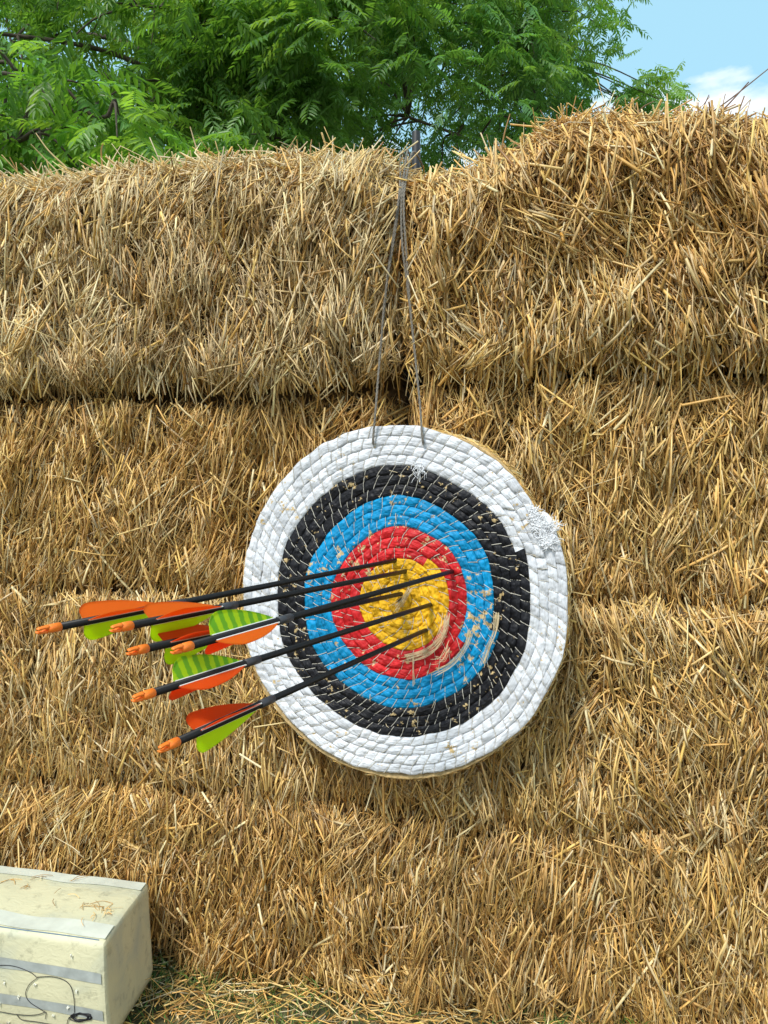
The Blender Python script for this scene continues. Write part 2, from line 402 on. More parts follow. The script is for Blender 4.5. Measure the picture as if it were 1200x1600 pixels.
tag(obj('loose_straw', g, M_STRAW), 'loose chopped straw scattered over the grass at the wall foot', 'straw litter', kind='stuff')

# ------------------------------------------------------------------ the round coiled straw target
TYAW, TTILT = rad(18), rad(2.5)
tN = np.array([-math.sin(TYAW) * math.cos(TTILT), -math.cos(TYAW) * math.cos(TTILT), math.sin(TTILT)])
tX = np.array([math.cos(TYAW), -math.sin(TYAW), 0]); tY = np.cross(tN, tX); tY = tY / np.linalg.norm(tY)
if tY[2] < 0: tY = -tY
TC = wall_pt(628, 939, .085)
T_BACK = .052
def TP(x, y, h):
    x, y, h = np.broadcast_arrays(np.asarray(x, float), np.asarray(y, float), np.asarray(h, float))
    return TC + x[..., None] * tX + y[..., None] * tY + h[..., None] * tN
tm = Matrix(((tX[0], tY[0], tN[0], TC[0]), (tX[1], tY[1], tN[1], TC[1]), (tX[2], tY[2], tN[2], TC[2]), (0, 0, 0, 1)))
target = empty('archery_target', None, tm)
tag(target, 'round coiled straw archery target with white, black, blue, red and yellow rings', 'archery target')
PITCHC = .2950 / 17.57
SX = .965
def wob(x, y):   # hand-made unevenness of the coil
    return .0040 * noise2(x, y, 10, 5) + .0018 * noise2(x, y, 45, 7), .0040 * noise2(x, y, 10, 6) + .0018 * noise2(x, y, 45, 8)
def drift(x, y):   # the outer turns were sewn on a little off centre
    q = (x * x + y * y) / .2935 ** 2
    return x - .0175 * q, y + .0065 * q
def coil_xy(t, f):
    th = 2 * math.pi * t; r = PITCHC * (t + f)
    x = r * np.cos(th); y = r * np.sin(th); a, b = wob(x, y); kk = np.clip(r / .05, 0, 1)
    return drift((x + a * kk) * SX, y + b * kk)
CELL = .021
def coil_cell(t, f):
    S = math.pi * PITCHC * (t + .5) ** 2
    n_ = noise2(S, S * 0, 17, 77)
    return S / CELL + (f - .5) * (.42 + .25 * n_) + .55 * n_
def coil_h(t, f, rough=1.):
    c = coil_cell(t, f); ci = np.floor(c); g_ = c - ci; q = hash01(ci, 3)
    prof = np.sqrt(np.clip(1 - (2 * f - 1) ** 2 * .96, 0, 1))
    puff = .36 + .64 * np.clip(np.sin(math.pi * g_), 0, 1) ** .34
    x, y = coil_xy(t, f)
    h = .0050 * prof ** .55 * puff * (.72 + .5 * q) + (g_ - .5) * (hash01(ci, 5) - .5) * .0035 + (f - .5) * (hash01(ci, 6) - .5) * .003
    h = h + (.0012 * noise2(x, y, 150, 8) + .0008 * noise2(x, y, 340, 9)) * rough
    return h + .004 * noise2(x, y, 7, 12), ci

def mat_ring(name, color, wear, tan=(.62, .45, .22), rough=.5, dirt=.3, bump=.0022):
    m, N, L, b = new_mat(name)
    at = N.new('ShaderNodeAttribute'); at.attribute_name = 'tint'
    tc = N.new('ShaderNodeTexCoord'); uv = N.new('ShaderNodeUVMap'); uv.uv_map = 'map'
    # fibres running along the coil
    mp = N.new('ShaderNodeMapping'); mp.inputs['Scale'].default_value = (14, 95, 1); L.new(uv.outputs[0], mp.inputs[0])
    fb = N.new('ShaderNodeTexNoise'); fb.inputs['Scale'].default_value = 1; fb.inputs['Detail'].default_value = 4; fb.inputs['Distortion'].default_value = .7; L.new(mp.outputs[0], fb.inputs['Vector'])
    n1 = N.new('ShaderNodeTexNoise'); n1.inputs['Scale'].default_value = 75; n1.inputs['Detail'].default_value = 4; n1.inputs['Roughness'].default_value = .65; L.new(tc.outputs['Object'], n1.inputs['Vector'])
    n2 = N.new('ShaderNodeTexNoise'); n2.inputs['Scale'].default_value = 11; n2.inputs['Detail'].default_value = 3; L.new(tc.outputs['Object'], n2.inputs['Vector'])
    su = N.new('ShaderNodeMath'); su.operation = 'MULTIPLY_ADD'; su.inputs[1].default_value = .45; L.new(n2.outputs['Fac'], su.inputs[0]); L.new(n1.outputs['Fac'], su.inputs[2])
    r = N.new('ShaderNodeMapRange'); r.inputs[1].default_value = wear; r.inputs[2].default_value = wear + .035; L.new(su.outputs[0], r.inputs[0])
    r2 = N.new('ShaderNodeMapRange'); r2.inputs[1].default_value = .3; r2.inputs[2].default_value = .7; r2.inputs[3].default_value = 1 - dirt; r2.inputs[4].default_value = 1.12; L.new(fb.outputs['Fac'], r2.inputs[0])
    v = N.new('ShaderNodeVectorMath'); v.operation = 'SCALE'; L.new(at.outputs['Color'], v.inputs[0]); L.new(r2.outputs[0], v.inputs['Scale'])
    cm = N.new('ShaderNodeVectorMath'); cm.operation = 'MULTIPLY'; cm.inputs[1].default_value = color; L.new(v.outputs[0], cm.inputs[0])
    tm_ = N.new('ShaderNodeVectorMath'); tm_.operation = 'SCALE'; tm_.inputs[0].default_value = tan; L.new(r2.outputs[0], tm_.inputs['Scale'])
    mx = N.new('ShaderNodeMix'); mx.data_type = 'RGBA'; L.new(r.outputs[0], mx.inputs[0]); L.new(cm.outputs[0], mx.inputs[6]); L.new(tm_.outputs[0], mx.inputs[7])
    L.new(mx.outputs[2], b.inputs['Base Color']); b.inputs['Roughness'].default_value = rough; b.inputs['Specular IOR Level'].default_value = .3
    bp = N.new('ShaderNodeBump'); bp.inputs['Distance'].default_value = bump; bp.inputs['Strength'].default_value = .9
    L.new(fb.outputs['Fac'], bp.inputs['Height']); L.new(bp.outputs[0], b.inputs['Normal'])
    return m
RINGS = [('yellow_centre', -.45, 4.16, mat_ring('ring_yellow', (.88, .48, .012), .865, rough=.6, bump=.003), 1.8),
         ('red_ring', 4.16, 6.92, mat_ring('ring_red', (.66, .018, .022), .84), 1.2),
         ('blue_ring', 6.92, 9.96, mat_ring('ring_blue', (.0, .29, .60), .835), 1.2),
         ('black_ring', 9.96, 13.06, mat_ring('ring_black', (.008, .008, .012), .85, rough=.5), .8),
         ('white_ring', 13.06, 17.07, mat_ring('ring_white', (.72, .735, .78), .885, rough=.45, dirt=.12), .7)]
tinv = np.array(tm.inverted())
def to_target(P):
    P = np.asarray(P).reshape(-1, 3); return P @ tinv[:3, :3].T + tinv[:3, 3]
def local(o_geo):
    o_geo.v = [to_target(v) for v in o_geo.v]; return o_geo
for name, t0, t1, mat, rgh in RINGS:
    # ribbon of the coil: along x across
    ts = [max(t0, 0.0)] if t0 > 0 else [-.42]
    while ts[-1] < t1:
        ts.append(ts[-1] + .0016 / (2 * math.pi * PITCHC * max(ts[-1] + .5, .35)))
    ts[-1] = t1; ts = np.array(ts); fs = np.linspace(0, 1, 13)
    T_, F_ = np.meshgrid(ts, fs, indexing='ij')
    F2 = np.where(T_ + F_ < 0, -T_, F_)
    H, ci = coil_h(T_, F2, rgh); X, Y = coil_xy(T_, F2)
    q = hash01(ci, 9); tint = np.stack([.78 + .30 * q] * 3, -1)
    S_ = math.pi * PITCHC * (T_ + .5) ** 2
    g = Geo(); nf = len(fs); nt_ = len(ts)
    a = (np.arange(nt_ - 1)[:, None] * nf + np.arange(nf - 1)[None]).ravel()
    fc = np.stack([a, a + nf, a + nf + 1, a + 1], 1)
    g.add(TP(X, Y, H).reshape(-1, 3), fc, tint.reshape(-1, 3), uv=np.stack([S_ * 3, F_ * .0167 * 3 + ci * .37], -1).reshape(-1, 2))
    obj(name, local(g), mat, target)
    if name == 'white_ring':
        # cut end of the outermost coil
        pass
# stitches across the coil
M_THREAD = mat_simple('stitch_thread', (.60, .56, .48), .6)
g = Geo(); c0 = int(coil_cell(np.array(1.0), np.array(.5))); c1 = int(coil_cell(np.array(17.0), np.array(.5)))
for c in range(c0, c1):
    t = math.sqrt(max((c) * CELL / (math.pi * PITCHC), .05)) - .5
    pts = []
    jit = (hash01(c, 21) - .5) * .35
    for f in np.linspace(-.02, 1.04, 7):
        # solve the cell line c at this f
        tt = t
        for _ in range(4):
            e = float(coil_cell(np.array(tt), np.array(f))) - c - jit * (f - .5)
            tt -= e * CELL / (2 * math.pi * PITCHC * (tt + .5))
        ff = min(max(f, .01), .99); h, _c = coil_h(np.array([tt]), np.array([ff])); x, y = coil_xy(np.array([tt]), np.array([f]))
        pts.append(TP(x[0], y[0], h[0] + .0007))
    tube(g, pts, .00042 + .0002 * hash01(c, 4), sides=5, caps=False)
obj('stitching', local(g), M_THREAD, target)
# the unpainted straw edge and back: three coils stacked behind the face
M_RIM = mat_simple('rim_straw', (.52, .36, .16), .7, noise=.35, nscale=160, bump=.001)
g = Geo(); nth = 360; nc_ = 40
def edge_r(th):   # outer radius of the painted face
    t = np.where(th % (2 * math.pi) < 2 * math.pi * .07, 17, 16) + (th % (2 * math.pi)) / (2 * math.pi)
    x, y = coil_xy(t, np.ones_like(t)); return x, y
th = np.linspace(0, 2 * math.pi, nth, endpoint=False)
def rimx(a): return .0125 * np.clip(-np.sin(a + .25) + .15, 0, 1) + .010 * np.exp(-((a - .95) / .30) ** 2)
step = np.exp(-(((th / (2 * math.pi) - .07 + .5) % 1 - .5) * 18) ** 2)
ph = np.linspace(0, 1, nc_)
TH, PH = np.meshgrid(th, ph, indexing='ij')
rr = PITCHC * (16.62 + ((TH / (2 * math.pi) - .07) % 1)) + .0035
bul = .004 * np.abs(np.sin(PH * math.pi * 3)) ** .6 + .0012 * vnoise(np.stack([TH * 30, PH * 12, TH * 0], -1).reshape(-1, 3), 3).reshape(TH.shape)
bul = bul + rimx(TH)
X = (rr + bul - .003) * np.cos(TH) * SX; Y = (rr + bul - .003) * np.sin(TH); X, Y = drift(X, Y)
P = TP(X, Y, np.where(PH == 0, -.010, .001 - PH * T_BACK)); P[:, 0] = TP(X[:, 0] * .97, Y[:, 0] * .97, -.010)
a = (np.arange(nth)[:, None] * nc_ + np.arange(nc_ - 1)[None]).ravel(); b = (((np.arange(nth) + 1) % nth)[:, None] * nc_ + np.arange(nc_ - 1)[None]).ravel()
g.add(P.reshape(-1, 3), np.stack([a, a + 1, b + 1, b], 1))
cb = TP(0, 0, -T_BACK); cf = TP(0, 0, -.016)
k = g.n; g.add([cb], np.zeros((0, 3), int)); ar = np.arange(nth)
g.f.append(np.stack([ar * nc_ + nc_ - 1, ((ar + 1) % nth) * nc_ + nc_ - 1, np.full(nth, k)], 1)); g.m.append(np.zeros(nth, int)); g.s.append(np.zeros(nth, bool))
k = g.n; g.add([cf], np.zeros((0, 3), int))
g.f.append(np.stack([((ar + 1) % nth) * nc_, ar * nc_, np.full(nth, k)], 1)); g.m.append(np.zeros(nth, int)); g.s.append(np.zeros(nth, bool))
# fibres round the edge
n = 2600; t_ = rng.uniform(0, 2 * math.pi, n); r_ = PITCHC * (16.62 + ((t_ / (2 * math.pi) - .07) % 1)) + .004 + rimx(t_)
xx_, yy_ = drift(r_ * np.cos(t_) * SX, r_ * np.sin(t_)); P = TP(xx_, yy_, -rng.uniform(0.004, T_BACK, n)); Dn = -np.sin(t_)[:, None] * tX + np.cos(t_)[:, None] * tY + rng.normal(0, .12, (n, 3))
strands(g, P, Dn, rng.uniform(.015, .05, n), rng.uniform(.0007, .002, n), pick(n, [4, 3, 1, 1, 2, .4, 4]), mat=1, bend=.02)
obj('straw_edge', local(g), [M_RIM, M_STRAW], target)
# loose raffia and frayed ends
def target_px(px, py, h=.009):
    return on_plane(px, py, TC + tN * h, tN)
M_RAF = mat_simple('raffia', (.72, .58, .36), .6, noise=.2)
def wisp(pts, n, spread_, r0=.0003):
    g = Geo()
    base = np.array([target_px(*p) for p in pts])
    for _ in range(n):
        j = rng.normal(0, spread_ * 1.3, 2); j2 = rng.normal(0, spread_ * 2.0, 2); m = len(base); k = np.linspace(0, 1, m)[:, None]
        off = (1 - k) * (j[0] * tX + j[1] * tY) + k * (j2[0] * tX + j2[1] * tY) + np.sin(k * math.pi) * rng.normal(0, spread_, 1) * tY + tN * (rng.uniform(.0, .004) * np.sin(k * math.pi))
        tube(g, smooth_path(base + off, 5), r0 * rng.uniform(.7, 1.4), sides=4)
    obj('loose_raffia', local(g), M_RAF, target)
wisp([(698, 962), (694, 985), (682, 1008), (662, 1022), (636, 1030)], 26, .0028)
wisp([(640, 922), (630, 938), (618, 950)], 16, .002)
wisp([(645, 1022), (647, 1042), (648, 1070)], 5, .0012)
wisp([(776, 958), (774, 985), (764, 1010), (756, 1036)], 14, .0016)
wisp([(735, 985), (728, 1010), (708, 1035), (680, 1052)], 12, .0018)
wisp([(700, 1010), (690, 1028), (676, 1032)], 10, .003)
for _ in range(30):   # short broken ends poking out of the coils
    a_ = rng.uniform(0, 6.28); r_ = rng.uniform(.02, .27); x_, y_ = r_ * math.cos(a_) * SX, r_ * math.sin(a_)
    b_ = rng.uniform(0, 6.28); l_ = rng.uniform(.006, .018)
    g = Geo(); tube(g, [TP(x_, y_, .003), TP(x_ + math.cos(b_) * l_ * .5, y_ + math.sin(b_) * l_ * .5, .0085), TP(x_ + math.cos(b_) * l_, y_ + math.sin(b_) * l_, .008)], .00045, sides=4)
    obj('raffia_end', local(g), M_RAF, target)
M_FRAY = mat_simple('white_fibre', (.86, .87, .90), .7)
g = Geo()
def tuft(px, py, n, sz, rot=None):
    c = target_px(px, py, .006)
    for _ in range(n):
        a_ = rng.uniform(0, 6.28) if rot is None else rng.normal(rot, .6); l_ = sz * rng.uniform(.4, 1); o_ = rng.normal(0, sz * .35, 2)
        p0 = c + o_[0] * tX + o_[1] * tY; dv = math.cos(a_) * tX + math.sin(a_) * tY
        tube(g, smooth_path([p0, p0 + dv * l_ * .5 + tN * rng.uniform(.0005, .004) + (tX * rng.normal(0, sz * .12) + tY * rng.normal(0, sz * .12)), p0 + dv * l_ + tN * rng.uniform(-.003, .0015)], 3), .00042 * rng.uniform(.7, 1.5), sides=4)
tuft(843, 820, 170, .016); tuft(856, 846, 170, .014); tuft(832, 806, 60, .014, .6); tuft(862, 826, 40, .016, .5); tuft(658, 730, 26, .016, -1.9); tuft(650, 727, 16, .012, -1.2)
obj('frayed_fibres', local(g), M_FRAY, target)
# outermost coil's cut end, wrapped in white
g = Geo(); th_e = 2 * math.pi * .07; pts = []
for k in np.linspace(0, 1, 8):
    t = 17.07 + k * .012; x, y = coil_xy(np.array(t), np.array(.5)); pts.append(TP(x, y, -.002 - .0 * k))
tube(g, pts, [PITCHC * .52 * math.sqrt(max(1 - k ** 2, .02)) for k in np.linspace(0, 1, 8)], sides=12)
obj('coil_end', local(g), M_FRAY, target)

# ------------------------------------------------------------------ the six arrows
M_SHAFT = mat_simple('carbon_shaft', (.010, .009, .009), .42, noise=.3, nscale=300); M_SHAFT.node_tree.nodes['Principled BSDF'].inputs['Specular IOR Level'].default_value = .25
M_NOCK = mat_simple('nock_plastic', (1.0, .22, .02), .45, noise=.05); M_TAPE = mat_simple('grey_sleeve', (.040, .040, .046), .45)
M_FOOT = mat_simple('white_glue_line', (.82, .80, .76), .4)
def mat_vane(name, c1, c2=None):
    m, N, L, b = new_mat(name)
    uv = N.new('ShaderNodeUVMap'); uv.uv_map = 'map'
    mp = N.new('ShaderNodeMapping'); mp.inputs['Scale'].default_value = (8, 300, 1); mp.inputs['Rotation'].default_value = (0, 0, rad(20)); L.new(uv.outputs[0], mp.inputs[0])
    n = N.new('ShaderNodeTexNoise'); n.inputs['Scale'].default_value = 1; L.new(mp.outputs[0], n.inputs[0])
    sep = N.new('ShaderNodeSeparateXYZ'); L.new(uv.outputs[0], sep.inputs[0])
    mx = N.new('ShaderNodeMix'); mx.data_type = 'RGBA'; mx.inputs[6].default_value = (*c1, 1); mx.inputs[7].default_value = (*(c2 or c1), 1)
    if c2:
        wv = N.new('ShaderNodeTexWave'); wv.wave_type = 'BANDS'; wv.bands_direction = 'X'; wv.inputs['Scale'].default_value = 2.25; wv.inputs['Distortion'].default_value = .9; wv.inputs['Detail Scale'].default_value = 2
        L.new(uv.outputs[0], wv.inputs[0]); r = N.new('ShaderNodeMapRange'); r.inputs[1].default_value = .4; r.inputs[2].default_value = .62; L.new(wv.outputs['Fac'], r.inputs[0]); L.new(r.outputs[0], mx.inputs[0])
    else: mx.inputs[0].default_value = 0
    L.new(mx.outputs[2], b.inputs['Base Color']); b.inputs['Roughness'].default_value = .45
    bp = N.new('ShaderNodeBump'); bp.inputs['Distance'].default_value = .0003; L.new(n.outputs['Fac'], bp.inputs['Height']); L.new(bp.outputs[0], b.inputs['Normal'])
    tr = N.new('ShaderNodeBsdfTranslucent'); L.new(mx.outputs[2], tr.inputs['Color'])
    ms = N.new('ShaderNodeMixShader'); b.inputs['Specular IOR Level'].default_value = .2; ms.inputs[0].default_value = .58; L.new(b.outputs[0], ms.inputs[1]); L.new(tr.outputs[0], ms.inputs[2])
    L.new(ms.outputs[0], N['Material Output'].inputs['Surface'])
    return m
V_ORANGE = mat_vane('vane_orange', (1.0, .25, .02)); V_RED = mat_vane('vane_orange_red', (.98, .17, .02))
V_GREEN = mat_vane('vane_lime', (.78, 1.0, .02)); V_BAR = mat_vane('vane_lime_barred', (.72, .98, .04), (.34, .74, .06))
# px of the entry point, px of the nock end, vane roll angles with materials, nock roll
ARROWS = [((616, 876), (59, 986), [(-42, V_ORANGE), (78, V_ORANGE), (214, V_GREEN)], .696, 'black arrow entering highest, just above the yellow, its tail farthest left'),
          ((632, 893), (175, 983), [(-46, V_ORANGE), (74, V_ORANGE), (212, V_GREEN)], .700, 'black arrow with orange fletching, its tail in front of the leftmost tail'),
          ((706, 893), (270, 1017), [(-4, V_BAR), (118, V_ORANGE), (238, V_RED)], .705, 'black arrow stuck in the red ring, with barred lime fletching on top'),
          ((626, 928), (201, 1019), [(-44, V_RED), (76, V_RED), (212, V_GREEN)], .690, 'black arrow hidden behind the one in the red ring, red fletching'),
          ((672, 945), (209, 1092), [(-2, V_BAR), (118, V_RED), (238, V_RED)], .705, 'black arrow with barred lime fletching, second from the bottom'),
          ((664, 985), (250, 1171), [(-38, V_RED), (82, V_RED), (216, V_GREEN)], .700, 'lowest black arrow, entering the bottom of the yellow centre')]
def lathe(geo, prof, sides=20, tint=None, mat=0):
    V = [[x, r * math.cos(2 * math.pi * s / sides), r * math.sin(2 * math.pi * s / sides)] for x, r in prof for s in range(sides)]
    f = [[i * sides + s, i * sides + (s + 1) % sides, (i + 1) * sides + (s + 1) % sides, (i + 1) * sides + s] for i in range(len(prof) - 1) for s in range(sides)]
    geo.add(V, f, tint, mat)
SHR = .0036
def vane_shape(u):   # u 0 rear .. 1 front
    rear = np.clip(u / .20, 0, 1); h = np.sqrt(np.clip(1 - (1 - rear) ** 2, 0, 1))
    return h * (1 - .02 * u) * np.clip(1 - np.clip((u - .12) / .88, 0, 1) ** 1.9, 0, 1)
for (ex, ey), (nx_, ny_), vanes, Lv, lab in ARROWS:
    P0 = target_px(ex, ey, .004); r = ray(nx_, ny_); r = r / np.linalg.norm(r)
    # the tail is on the nock's line of sight, at the visible length Lv from the face (the nearer of the two)
    oc = CAMP - P0; bq = np.dot(oc, r); cq = np.dot(oc, oc) - Lv ** 2; disc = bq * bq - cq
    want = np.array([-math.sin(rad(24.7)), -math.cos(rad(24.7)), .01])
    best = None
    for tt in ([-bq] if disc < 0 else [-bq - math.sqrt(disc), -bq + math.sqrt(disc)]):
        p = CAMP + r * tt
        sc_ = np.dot(unit(p - P0), want)
        if best is None or sc_ > best[0]: best = (sc_, p)
    P1 = best[1]; print('ARROW', ex, ey, 'len', np.linalg.norm(P1 - P0), 'align', math.degrees(math.acos(min(1, best[0]))), 'tail', P1)
    ax = unit(P0 - P1); L_ = float(np.linalg.norm(P0 - P1)); side = unit(CAMP - (P1 + ax * .1)); side = unit(side - ax * np.dot(side, ax))
    up = np.cross(side, ax); up = up if up[2] > 0 else -up
    # local frame: x along the shaft from nock to tip, z up, y = towards the viewer side
    yv = np.cross(up, ax)
    M = Matrix(((ax[0], yv[0], up[0], P1[0]), (ax[1], yv[1], up[1], P1[1]), (ax[2], yv[2], up[2], P1[2]), (0, 0, 0, 1)))
    ysgn = 1 if np.dot(yv, side) > 0 else -1
    ar_ = empty('arrow', None, M); tag(ar_, lab, 'arrow', 'arrows stuck in the round target')
    g = Geo(); lathe(g, [(.020, .0001), (.020, SHR), (L_ + .045, SHR), (L_ + .060, .0004)], 20); obj('shaft', g, M_SHAFT, ar_)
    g = Geo(); lathe(g, [(.160, SHR), (.160, SHR + .0007), (.186, SHR + .0007), (.1865, SHR)], 20); obj('sleeve', g, M_TAPE, ar_)
    # nock: a collar, a shoulder and two curved ears with a string slot between them
    g = Geo(); lathe(g, [(.0235, SHR * .9), (.0230, SHR + .0005), (.014, SHR + .0004), (.010, SHR * .92), (.0095, .0002)], 20)
    for e in (-1, 1):
        sec = []; xs = np.linspace(.0105, -.001, 8)
        for x_ in xs:
            k = (x_ - xs[-1]) / (xs[0] - xs[-1]); inner = .0010 + (.0007 * math.sin(math.pi * min(1, (1 - k) * 1.1)) if k < .7 else 0); outer = SHR * (.78 + .22 * k) * (1 if k > .05 else .8); hw = .0022 * (.75 + .25 * k)
            sec += [[x_, -hw, e * inner], [x_, hw, e * inner], [x_, hw * .8, e * outer], [x_, -hw * .8, e * outer]]
        f = [[i * 4 + s_, i * 4 + (s_ + 1) % 4, (i + 1) * 4 + (s_ + 1) % 4, (i + 1) * 4 + s_] for i in range(7) for s_ in range(4)] + [[28, 29, 30, 31], [3, 2, 1, 0]]
        g.add(sec, f)
    nk = obj('nock', g, M_NOCK, ar_); nk.rotation_euler = (rad(35), 0, 0)
    VL = .100; x0 = .056
    for ang, vm in vanes:
        a_ = rad(ang); dv = np.array([0, ysgn * math.sin(a_), math.cos(a_)]); tv = np.cross([1, 0, 0], dv)
        us = np.linspace(0, 1, 40); vs = np.linspace(0, 1, 6); V = []; UVs = []; th_ = .00022
        for sd_ in (-1, 1):
            for u in us:
                hh = float(vane_shape(u)) * .0195
                for v_ in vs:
                    curl = .0012 * math.sin(u * math.pi) * v_ ** 2
                    V.append(np.array([x0 + u * VL - (.004 * v_ * (1 - u)), 0, 0]) + dv * (SHR + .0004 + hh * v_) + tv * (sd_ * th_ + curl)); UVs.append((u, v_))
        nu, nv = len(us), len(vs); f = []
        for sd_ in (0, 1):
            for i in range(nu - 1):
                for j in range(nv - 1):
                    a0 = sd_ * nu * nv + i * nv + j; q = [a0, a0 + nv, a0 + nv + 1, a0 + 1]; f.append(q if sd_ else q[::-1])
        for i in range(nu - 1):
            a0 = i * nv + nv - 1; b0 = nu * nv + a0; f.append([a0, a0 + nv, b0 + nv, b0])
        g = Geo(); g.add(V, f, uv=np.array(UVs) + .001); vo = obj('vane', g, vm, ar_)
        g = Geo(); xa, xb = x0 - .002, x0 + VL + .002
        q = []
        for x_ in (xa, xb):
            for o1, o2 in ((-.0009, -.0004), (.0009, -.0004), (.0006, .0007), (-.0006, .0007)):
                q.append(np.array([x_, 0, 0]) + dv * (SHR + o2) + tv * o1)
        g.add(q, [[0, 1, 5, 4], [1, 2, 6, 5], [2, 3, 7, 6], [3, 0, 4, 7], [3, 2, 1, 0], [4, 5, 6, 7]], smooth=False); obj('vane_foot', g, M_FOOT, vo)

# ------------------------------------------------------------------ stake behind the bales and the cord the target hangs from
M_POLE = mat_simple('stake_metal', (.018, .018, .019), .5, metal=.0, noise=.3, nscale=60, bump=.0005)
sp_, _z = wall_sz(650, 300, -.13)
pb = W(sp_, 0, -.13); ptop = W(sp_, 1.665, -.13)
zt_ = on_plane(650, 206, pb, NX)[2]
g = Geo(); tube(g, [pb - UZ * .0, pb + UZ * .6, pb + UZ * (zt_ - .004), pb + UZ * zt_], [.0082, .0082, .0082, .0072], sides=20)
tag(obj('metal_stake', g, M_POLE, origin=pb), 'dark metal stake rising behind the joint of the two top bales', 'stake')
M_CORD = mat_simple('cord', (.19, .17, .14), .75, noise=.7, nscale=900, bump=.0006)
def cord(geo, pts, r=.0019):
    p = smooth_path(pts, 14)
    seg = np.linalg.norm(np.diff(p, axis=0), axis=1); Lc = np.concatenate([[0], np.cumsum(seg)]); n = int(Lc[-1] / .0016); u = np.linspace(0, Lc[-1], n)
    q = np.stack([np.interp(u, Lc, p[:, k]) for k in range(3)], 1); T = unit(np.gradient(q, axis=0)); A = unit(np.cross(T, np.array([.3, 1, .1]))); B = np.cross(T, A)
    for k in range(3):
        ph = u / .0042 + k * 2.094
        tube(geo, q + (A * np.cos(ph)[:, None] + B * np.sin(ph)[:, None]) * r * .5, r * .62, sides=6)
g = Geo()
pt = lambda px, py, d: wall_pt(px, py, d + .018)
loopz = on_plane(650, 262, pb, NX)[2]
around = [pb + UZ * loopz + NX * .013 - TX * .006, pb + UZ * loopz + NX * 0 - TX * .013]
around2 = [pb + UZ * (loopz + .004) - NX * .012 + TX * .002, pb + UZ * loopz + TX * .013]
cord(g, [target_px(583, 694, -.004), target_px(583, 690, .0105), target_px(584, 672, .012), pt(587, 640, .062), pt(590, 600, .05), pt(595, 540, .040), pt(601, 470, .036), pt(610, 400, .034), pt(619, 340, .028), pt(625, 290, .010), W(sp_ - .016, loopz + .002, -.06), around[1]])
cord(g, [target_px(661, 694, -.004), target_px(661, 690, .0105), target_px(659, 672, .012), pt(656, 630, .062), pt(650, 570, .052), pt(643, 500, .044), pt(638, 440, .038), pt(634, 380, .036), pt(631, 330, .028), pt(633, 290, .008), W(sp_ + .006, loopz, -.06), around2[1], around2[0], around[1]])
cord(g, [pt(645, 520, .043), pt(637, 450, .038), pt(629, 385, .036), pt(627, 330, .026), pt(630, 288, .008), W(sp_ - .004, loopz + .002, -.06), around[0]])
cord(g, [pt(599, 500, .034), pt(605, 440, .036), pt(614, 385, .034), pt(622, 330, .024), pt(628, 288, .006), W(sp_ - .01, loopz - .004, -.08)])
for (x_, y_) in ((583, 691), (661, 691)):
    c_ = target_px(x_, y_, .0095); tube(g, [c_ - tY * .003, c_, c_ + tY * .003], [.0012, .0024, .0012], sides=8)
tag(obj('hanging_cord', g, M_CORD, origin=pt(625, 290, 0)), 'thin dark twisted cord from which the round target hangs', 'cord')

# ------------------------------------------------------------------ cream foam block
ZB = .205
c0_ = np.array([-.455, 0, 0]); rb = ray(228, 1377); tb = (ZB - CAM_H) / rb[2]; CB = CAMP + rb * tb      # back right top corner, on the plane z = ZB
bs = float((CB - O) @ TX) + .007; bd = float((CB - O) @ NX); print('BLOCK back corner s,d', bs, bd)
BW, BL = .182, .62
def mat_foam():
    m, N, L, b = new_mat('wrapped_foam')
    tc = N.new('ShaderNodeTexCoord'); mp = N.new('ShaderNodeMapping'); mp.inputs['Scale'].default_value = (4, 8, 7); mp.inputs['Rotation'].default_value = (0, 0, YAW); L.new(tc.outputs['Object'], mp.inputs[0])
    n = N.new('ShaderNodeTexNoise'); n.inputs['Scale'].default_value = 1.6; n.inputs['Detail'].default_value = 6; n.inputs['Distortion'].default_value = .5; L.new(mp.outputs[0], n.inputs[0])
    cr = N.new('ShaderNodeValToRGB'); e = cr.color_ramp.elements; e[0].position = .32; e[0].color = (.48, .50, .40, 1); e[1].position = .66; e[1].color = (.70, .66, .44, 1)
    k = e.new(.5); k.color = (.64, .61, .41, 1); L.new(n.outputs['Fac'], cr.inputs[0])
    d = N.new('ShaderNodeTexNoise'); d.inputs['Scale'].default_value = 45; d.inputs['Detail'].default_value = 6; d.inputs['Roughness'].default_value = .7; L.new(tc.outputs['Object'], d.inputs[0])
    dr = N.new('ShaderNodeMapRange'); dr.inputs[1].default_value = .54; dr.inputs[2].default_value = .78; dr.inputs[3].default_value = 1; dr.inputs[4].default_value = .5; L.new(d.outputs['Fac'], dr.inputs[0])
    v = N.new('ShaderNodeVectorMath'); v.operation = 'SCALE'; L.new(cr.outputs[0], v.inputs[0]); L.new(dr.outputs[0], v.inputs['Scale']); L.new(v.outputs[0], b.inputs['Base Color'])
    b.inputs['Roughness'].default_value = .32; b.inputs['Coat Weight'].default_value = .3; b.inputs['Coat Roughness'].default_value = .2
    w2 = N.new('ShaderNodeTexNoise'); w2.inputs['Scale'].default_value = 9; w2.inputs['Detail'].default_value = 4; w2.inputs['Distortion'].default_value = 2; L.new(mp.outputs[0], w2.inputs[0])
    bp = N.new('ShaderNodeBump'); bp.inputs['Distance'].default_value = .003; bp.inputs['Strength'].default_value = .35; L.new(w2.outputs['Fac'], bp.inputs['Height']); L.new(bp.outputs[0], b.inputs['Normal'])
    return m
